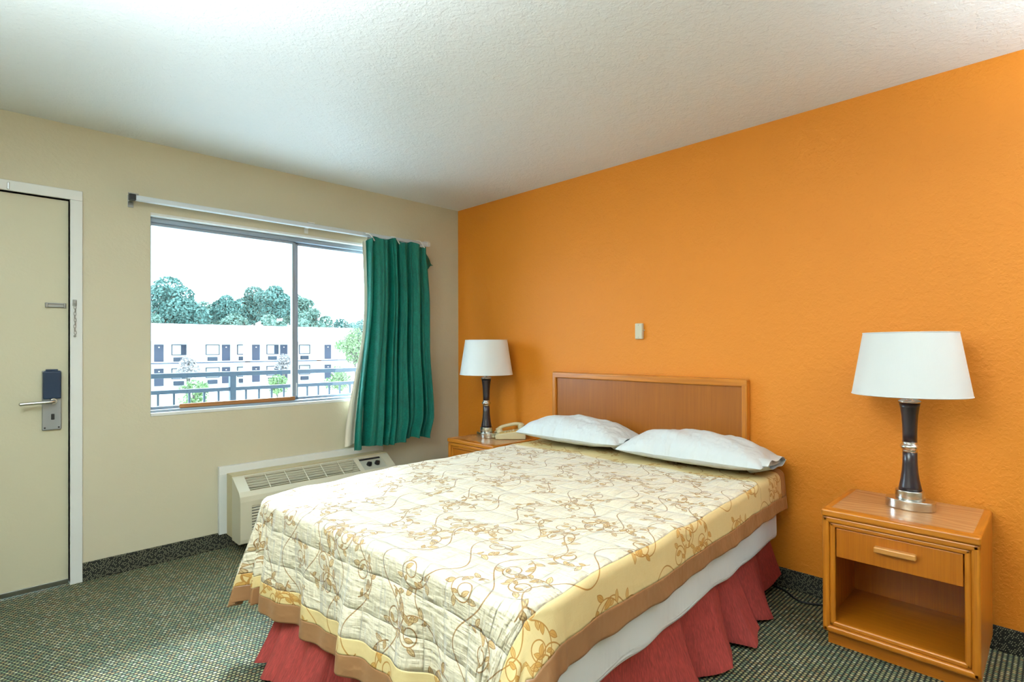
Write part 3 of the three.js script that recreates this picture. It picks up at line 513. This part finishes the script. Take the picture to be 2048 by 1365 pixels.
// ------------------------------------------------------------------ small things on the orange wall and floor
{
  const s = thing('switch_plate', 'small ivory blank plate on the orange wall above the headboard', 'wall plate', [0, 1.349, 1.822]);
  mesh('plate', rbox(0.024, 0.1, 0.052, 0.006, -0.012, 0, 0), mat(lin(0.6, 0.54, 0.4), 0.4), s);
  for (const y of [-0.038, 0.038]) mesh('screw', new THREE.CylinderGeometry(0.0028, 0.0028, 0.002, 10).rotateZ(Math.PI / 2).translate(-0.0245, y, 0), M.steel, s);
  mesh('toggle', rbox(0.008, 0.01, 0.012, 0.003, -0.008, 0.006, 0.03), mat(lin(0.6, 0.5, 0.32), 0.4), s);
  const c = mesh('power_cord', tube([[-0.03, 0.006, 2.62], [-0.06, 0.006, 2.7], [-0.13, 0.006, 2.79], [-0.1, 0.006, 2.87], [-0.05, 0.006, 2.94], [-0.025, 0.006, 2.972]], 0.005, 50, 8), M.dark);
  c.userData = { label: 'dark power cord on the carpet between bed and nightstand', category: 'cord' };
}
// ------------------------------------------------------------------ torchiere lamps: unseen fill, put in to brighten the ceiling and room
function addedTorchiere(label, x, z, power) {
  const l = thing('added_fill_lamp', label, 'added fill lamp', [x, 0, z], 0, 'torchiere lamps added as fill');
  mesh('base', lathe([[0, 0], [0.14, 0], [0.14, 0.015], [0.03, 0.03], [0, 0.03]], 40), M.steel, l);
  mesh('pole', new THREE.CylinderGeometry(0.012, 0.012, 1.55, 16).translate(0, 0.8, 0), M.steel, l);
  mesh('fill_lamp_bowl', lathe([[0, 1.56], [0.06, 1.565], [0.13, 1.6], [0.17, 1.66], [0.165, 1.66], [0.125, 1.606], [0.055, 1.572], [0, 1.568]], 48), M.white, l);
  mesh('fill_lamp_bulb', new THREE.SphereGeometry(0.05, 20, 14).translate(0, 1.63, 0), mat(lin(0.9, 0.9, 0.9), 0.4, { emissive: FILL_COLOR, emissiveIntensity: 3 }), l);
  const p = new THREE.SpotLight(FILL_COLOR, power, 0, 1.35, 0.4, 2); p.position.set(x, 1.7, z); p.target.position.set(x, 3, z); p.castShadow = true; p.shadow.radius = 4; scene.add(p, p.target);
}
addedTorchiere('added unseen fill lamp with upturned bowl by the side wall left of the viewer', -3.4, 2.7, FILL_POWER * 1.4);
addedTorchiere('added unseen fill lamp with upturned bowl by the orange wall right of the viewer', -0.9, 4.7, FILL_POWER * 0.65);
// ------------------------------------------------------------------ outside: walkway, railing
struct('balcony_floor', span(-12, 12, -0.25, -0.03, -1.6, -T), mat(lin(0.55, 0.55, 0.53), 0.9), 'concrete walkway outside the window');
struct('balcony_ceiling', span(-12, 12, 2.64, 2.8, -0.55, -T), mat(lin(0.6, 0.6, 0.58), 0.9), 'short roof eave above the window');
{
  const blue = mat(lin(0.01, 0.03, 0.055), 0.5), r = thing('balcony_railing', 'dark blue metal railing outside the window', 'railing', [-1.38, -0.03, -1.45]);
  mesh('top_rail', span(-4.5, 4.5, 1.035, 1.075, -0.025, 0.025, 0.004), blue, r);
  mesh('middle_rail', span(-4.5, 4.5, 0.905, 0.938, -0.018, 0.018, 0.004), blue, r);
  mesh('bottom_rail', span(-4.5, 4.5, 0.1, 0.13, -0.018, 0.018, 0.004), blue, r);
  for (const x of [-3.6, -1.8, 0, 1.8, 3.6]) mesh('post', span(x - 0.025, x + 0.025, 0, 1.04, -0.025, 0.025, 0.004), blue, r);
  for (let k = -38; k <= 38; k++) if (k % 16) mesh('baluster', span(k * 0.1125 - 0.008, k * 0.1125 + 0.008, 0.12, 0.91, -0.008, 0.008), blue, r);
}
struct('ground', span(-150, 200, -3.7, -3.5, -190, -1.8), mat(lin(0.55, 0.55, 0.54), 0.95), 'pale parking lot below');
// ------------------------------------------------------------------ motel opposite
{
  const b = thing('motel_building', 'long white two-storey motel across the parking lot', 'building', [22, -3.5, -70]);
  const wall = mat(lin(0.4, 0.39, 0.385), 0.85), roof = mat(lin(0.72, 0.72, 0.74), 0.8), door = mat(lin(0.012, 0.02, 0.04), 0.6), trim = mat(lin(0.012, 0.02, 0.032), 0.6), pane = mat(lin(0.3, 0.31, 0.33), 0.25), drape = mat(lin(0.012, 0.02, 0.035), 0.8), acm = mat(lin(0.015, 0.025, 0.04), 0.7), colm = mat(lin(0.72, 0.71, 0.7), 0.8), sill = mat(lin(0.02, 0.03, 0.045), 0.7);
  const X = (x) => x - 22, Yb = (y) => y + 3.5, A = -24, B = 35;     // world x from A to B
  mesh('wall', span(X(A), X(B), 0, Yb(2.2), -9, 0), wall, b);
  mesh('roof_fascia', span(X(A - 0.4), X(B + 0.4), Yb(2.12), Yb(4.1), -9.4, 2.2), roof, b);
  mesh('deck', span(X(A), X(B), Yb(-0.56), Yb(-0.3), 0, 2.0), roof, b);
  mesh('deck_edge', span(X(A), X(B), Yb(-0.52), Yb(-0.36), 2.0, 2.05), sill, b);
  for (const x of [-21, -15, -9, -3, 3, 9, 15.0, 21.2, 27.2, 30.5]) mesh('column', span(X(x - 0.32), X(x + 0.32), 0, Yb(2.2), 1.45, 2.05), colm, b);
  const doors = [-20.8, -13.6, -6.4, 0.8, 4.4, 8.0, 11.65, 18.86, 22.46, 26.05, 32.3], wins = [-18.6, -11.4, -4.2, 6.2, 9.8, 13.38, 17.03, 20.62, 24.26, 28.6, 34.0 - 0.9];
  for (const [fl, tag] of [[-0.28, 'upper'], [-3.1, 'lower']]) {
    for (const x of doors) { const d = mesh('door', span(X(x), X(x + 0.93), Yb(fl), Yb(fl + 2.0), 0, 0.08), door, b); mesh('door_number', span(X(x + 0.4), X(x + 0.53), Yb(fl + 1.62), Yb(fl + 1.74), 0.08, 0.1), roof, d); }
    wins.forEach((x, k) => {
      if (Math.abs(x - 33.1) < 0.01) return;
      const w = mesh('window', merge([span(X(x), X(x + 1.54), Yb(fl + 1.92), Yb(fl + 2.0), 0, 0.1), span(X(x), X(x + 1.54), Yb(fl + 0.74), Yb(fl + 0.82), 0, 0.1), span(X(x), X(x + 0.08), Yb(fl + 0.8), Yb(fl + 1.95), 0, 0.1), span(X(x + 1.46), X(x + 1.54), Yb(fl + 0.8), Yb(fl + 1.95), 0, 0.1)]), trim, b);
      mesh('pane', span(X(x + 0.06), X(x + 1.48), Yb(fl + 0.8), Yb(fl + 1.94), 0, 0.05), pane, w);
      if (k % 3 !== 0 || k === 5 || k === 8) { if (x === 13.38 || x === 24.26) mesh('drawn_curtain', span(X(x + 0.98), X(x + 1.46), Yb(fl + 0.82), Yb(fl + 1.92), 0.05, 0.07), drape, w); }
      const a = mesh('wall_unit', span(X(x + 0.2), X(x + 1.25), Yb(fl + 0.0), Yb(fl + 0.48), 0, 0.3, 0.03), acm, b);
    });
  }
}
// ------------------------------------------------------------------ trees
const leafMats = [mat(lin(0.055, 0.125, 0.105), 0.8, { side: THREE.DoubleSide }), mat(lin(0.085, 0.15, 0.115), 0.8, { side: THREE.DoubleSide }), mat(lin(0.1, 0.17, 0.06), 0.8, { side: THREE.DoubleSide }), mat(lin(0.2, 0.185, 0.18), 0.8, { side: THREE.DoubleSide })];
const bark = mat(lin(0.08, 0.07, 0.055), 0.9);
function foliage(clumps, n, size) {   // clumps: [x, y, z, r]
  const pos = [], nor = [], uv = []; const tot = clumps.reduce((s, c) => s + c[3] ** 2, 0);
  const a = new THREE.Vector3(), t = new THREE.Vector3(), w = new THREE.Vector3(), c = new THREE.Vector3();
  for (const [cx, cy, cz, r] of clumps) for (let k = 0, m = Math.round(n * r * r / tot); k < m; k++) {
    a.set(rr(-1, 1), rr(-1, 1), rr(-1, 1)); if (a.lengthSq() > 1 || a.lengthSq() < 0.01) { k--; continue; }
    const q = Math.pow(a.length(), 0.4); a.normalize(); c.set(cx + a.x * r * q, cy + a.y * r * q * 0.85, cz + a.z * r * q);
    t.set(rr(-1, 1), rr(-1, 1), rr(-1, 1)).normalize(); w.set(rr(-1, 1), rr(-1, 1), rr(-1, 1)).cross(t).normalize();
    const s = size * rr(0.6, 1.3), nn = new THREE.Vector3().crossVectors(t, w);
    const P = [[-1, 0], [0, -0.55], [1, 0], [0, 0.55]].map(([i, j]) => [c.x + (t.x * i + w.x * j) * s, c.y + (t.y * i + w.y * j) * s, c.z + (t.z * i + w.z * j) * s]);
    for (const i of [0, 1, 2, 0, 2, 3]) { pos.push(...P[i]); nor.push(nn.x, nn.y, nn.z); uv.push(0, 0); }
  }
  const g = new THREE.BufferGeometry(); g.setAttribute('position', new THREE.Float32BufferAttribute(pos, 3)); g.setAttribute('normal', new THREE.Float32BufferAttribute(nor, 3)); g.setAttribute('uv', new THREE.Float32BufferAttribute(uv, 2)); return g;
}
function tree(name, label, x, z, topY, R, kind, n, size, group, lowY = -3.5) {
  const t = thing(name, label, 'tree', [x, -3.5, z], 0, group), h = topY + 3.5, cy = h - R * 0.95;
  const cl = []; const m = 13;
  for (let k = 0; k < m; k++) { const a = rr(0, 6.28), q = Math.sqrt(rnd()) * 0.75; cl.push([Math.cos(a) * R * q, cy + rr(-1.0, 0.72) * R * 0.8 * (1 - q * 0.5), Math.sin(a) * R * q, R * rr(0.26, 0.46)]); }
  cl.push([0, h - R * 0.42, 0, R * 0.42], [0, cy - R * 0.3, 0, R * 0.6]);
  const f = mesh('foliage', foliage(cl, n, size), leafMats[kind], t); f.userData.kind = 'stuff';
  mesh('trunk', merge([tube([[0, 0, 0], [R * 0.03, cy * 0.5, 0], [0, cy + R * 0.2, 0]], Math.max(0.05, R * 0.05), 10, 8), ...[0, 1, 2, 3].map((k) => tube([[0, cy * 0.7, 0], [Math.cos(k * 1.6) * R * 0.3, cy, Math.sin(k * 1.6) * R * 0.3], [Math.cos(k * 1.6) * R * 0.55, cy + R * 0.35, Math.sin(k * 1.6) * R * 0.55]], Math.max(0.03, R * 0.025), 8, 6))]), bark, t);
}
const G1 = 'trees beyond the motel';
// x, top and radius are given for a distance of 95 m and carried to the row the tree stands in
function farTree(label, x, top, R, kind, n, z) { const k = (3.7 - z) / 98.7; tree('large_tree', label, -3 + (x + 3) * k, z, 1.25 + (top - 1.25) * k, R * k, kind, n, 0.27, G1); }
farTree('tallest tree at left rising above the motel roof', 18.6, 12.9, 5.4, 0, 11440, -95);
farTree('rounded tree just right of the tallest tree behind the motel', 23.6, 9.2, 3.8, 1, 6600, -107);
farTree('slim pointed tree between the two big groups behind the motel', 27.0, 10.4, 2.7, 0, 5280, -95);
farTree('dark twin-topped tree near the middle window bar, left top', 31.4, 12.3, 3.7, 0, 8360, -105);
farTree('dark twin-topped tree near the middle window bar, right top', 35.0, 12.7, 3.4, 0, 7920, -92);
farTree('dark tree hidden partly by the middle window bar', 38.6, 11.4, 3.3, 1, 7040, -112);
farTree('lower tree right of the middle window bar above the motel roof', 42.0, 9.0, 3.2, 1, 5720, -98);
farTree('low dark tree beyond the right end of the motel', 47.6, 7.2, 3.4, 0, 5280, -102);
farTree('far low tree beside the curtain beyond the motel', 52.6, 7.3, 3.6, 0, 5280, -90);
farTree('low pale tree behind the motel roof under the tallest trees', 28.2, 7.4, 3.0, 1, 5720, -89);
farTree('leafy tree at the left window edge behind the motel', 14.8, 9.2, 3.6, 1, 5720, -84);
farTree('short bushy tree filling the gap above the motel roof, left of the window bar', 33.9, 7.4, 3.1, 1, 5200, -83.5);
farTree('short bushy tree above the motel roof behind the window bar', 40.2, 6.8, 2.6, 1, 3600, -83);
const G2 = 'small trees in the parking lot';
tree('small_tree', 'pale flowering small tree in front of the motel columns', 5.3, -30, 0.95, 0.75, 3, 1300, 0.07, G2);
tree('small_tree', 'green small tree below the railing at left', 5.3, -29, -0.35, 0.8, 2, 1200, 0.08, G2);
tree('small_tree', 'pale flowering small tree beside the middle window bar', 10.9, -31, 0.95, 0.6, 3, 1000, 0.07, G2);
tree('small_tree', 'green small tree below the railing near the middle bar', 10.1, -30, -0.3, 0.7, 2, 1100, 0.08, G2);
tree('small_tree', 'tall bright green tree beside the curtain', 15.3, -30, 2.7, 1.35, 2, 2600, 0.1, G2);
tree('small_tree', 'low green tree in front of the tall one by the curtain', 13.9, -29.5, 0.2, 0.95, 2, 1600, 0.08, G2);

shade(scene);
renderer.render(scene, camera);
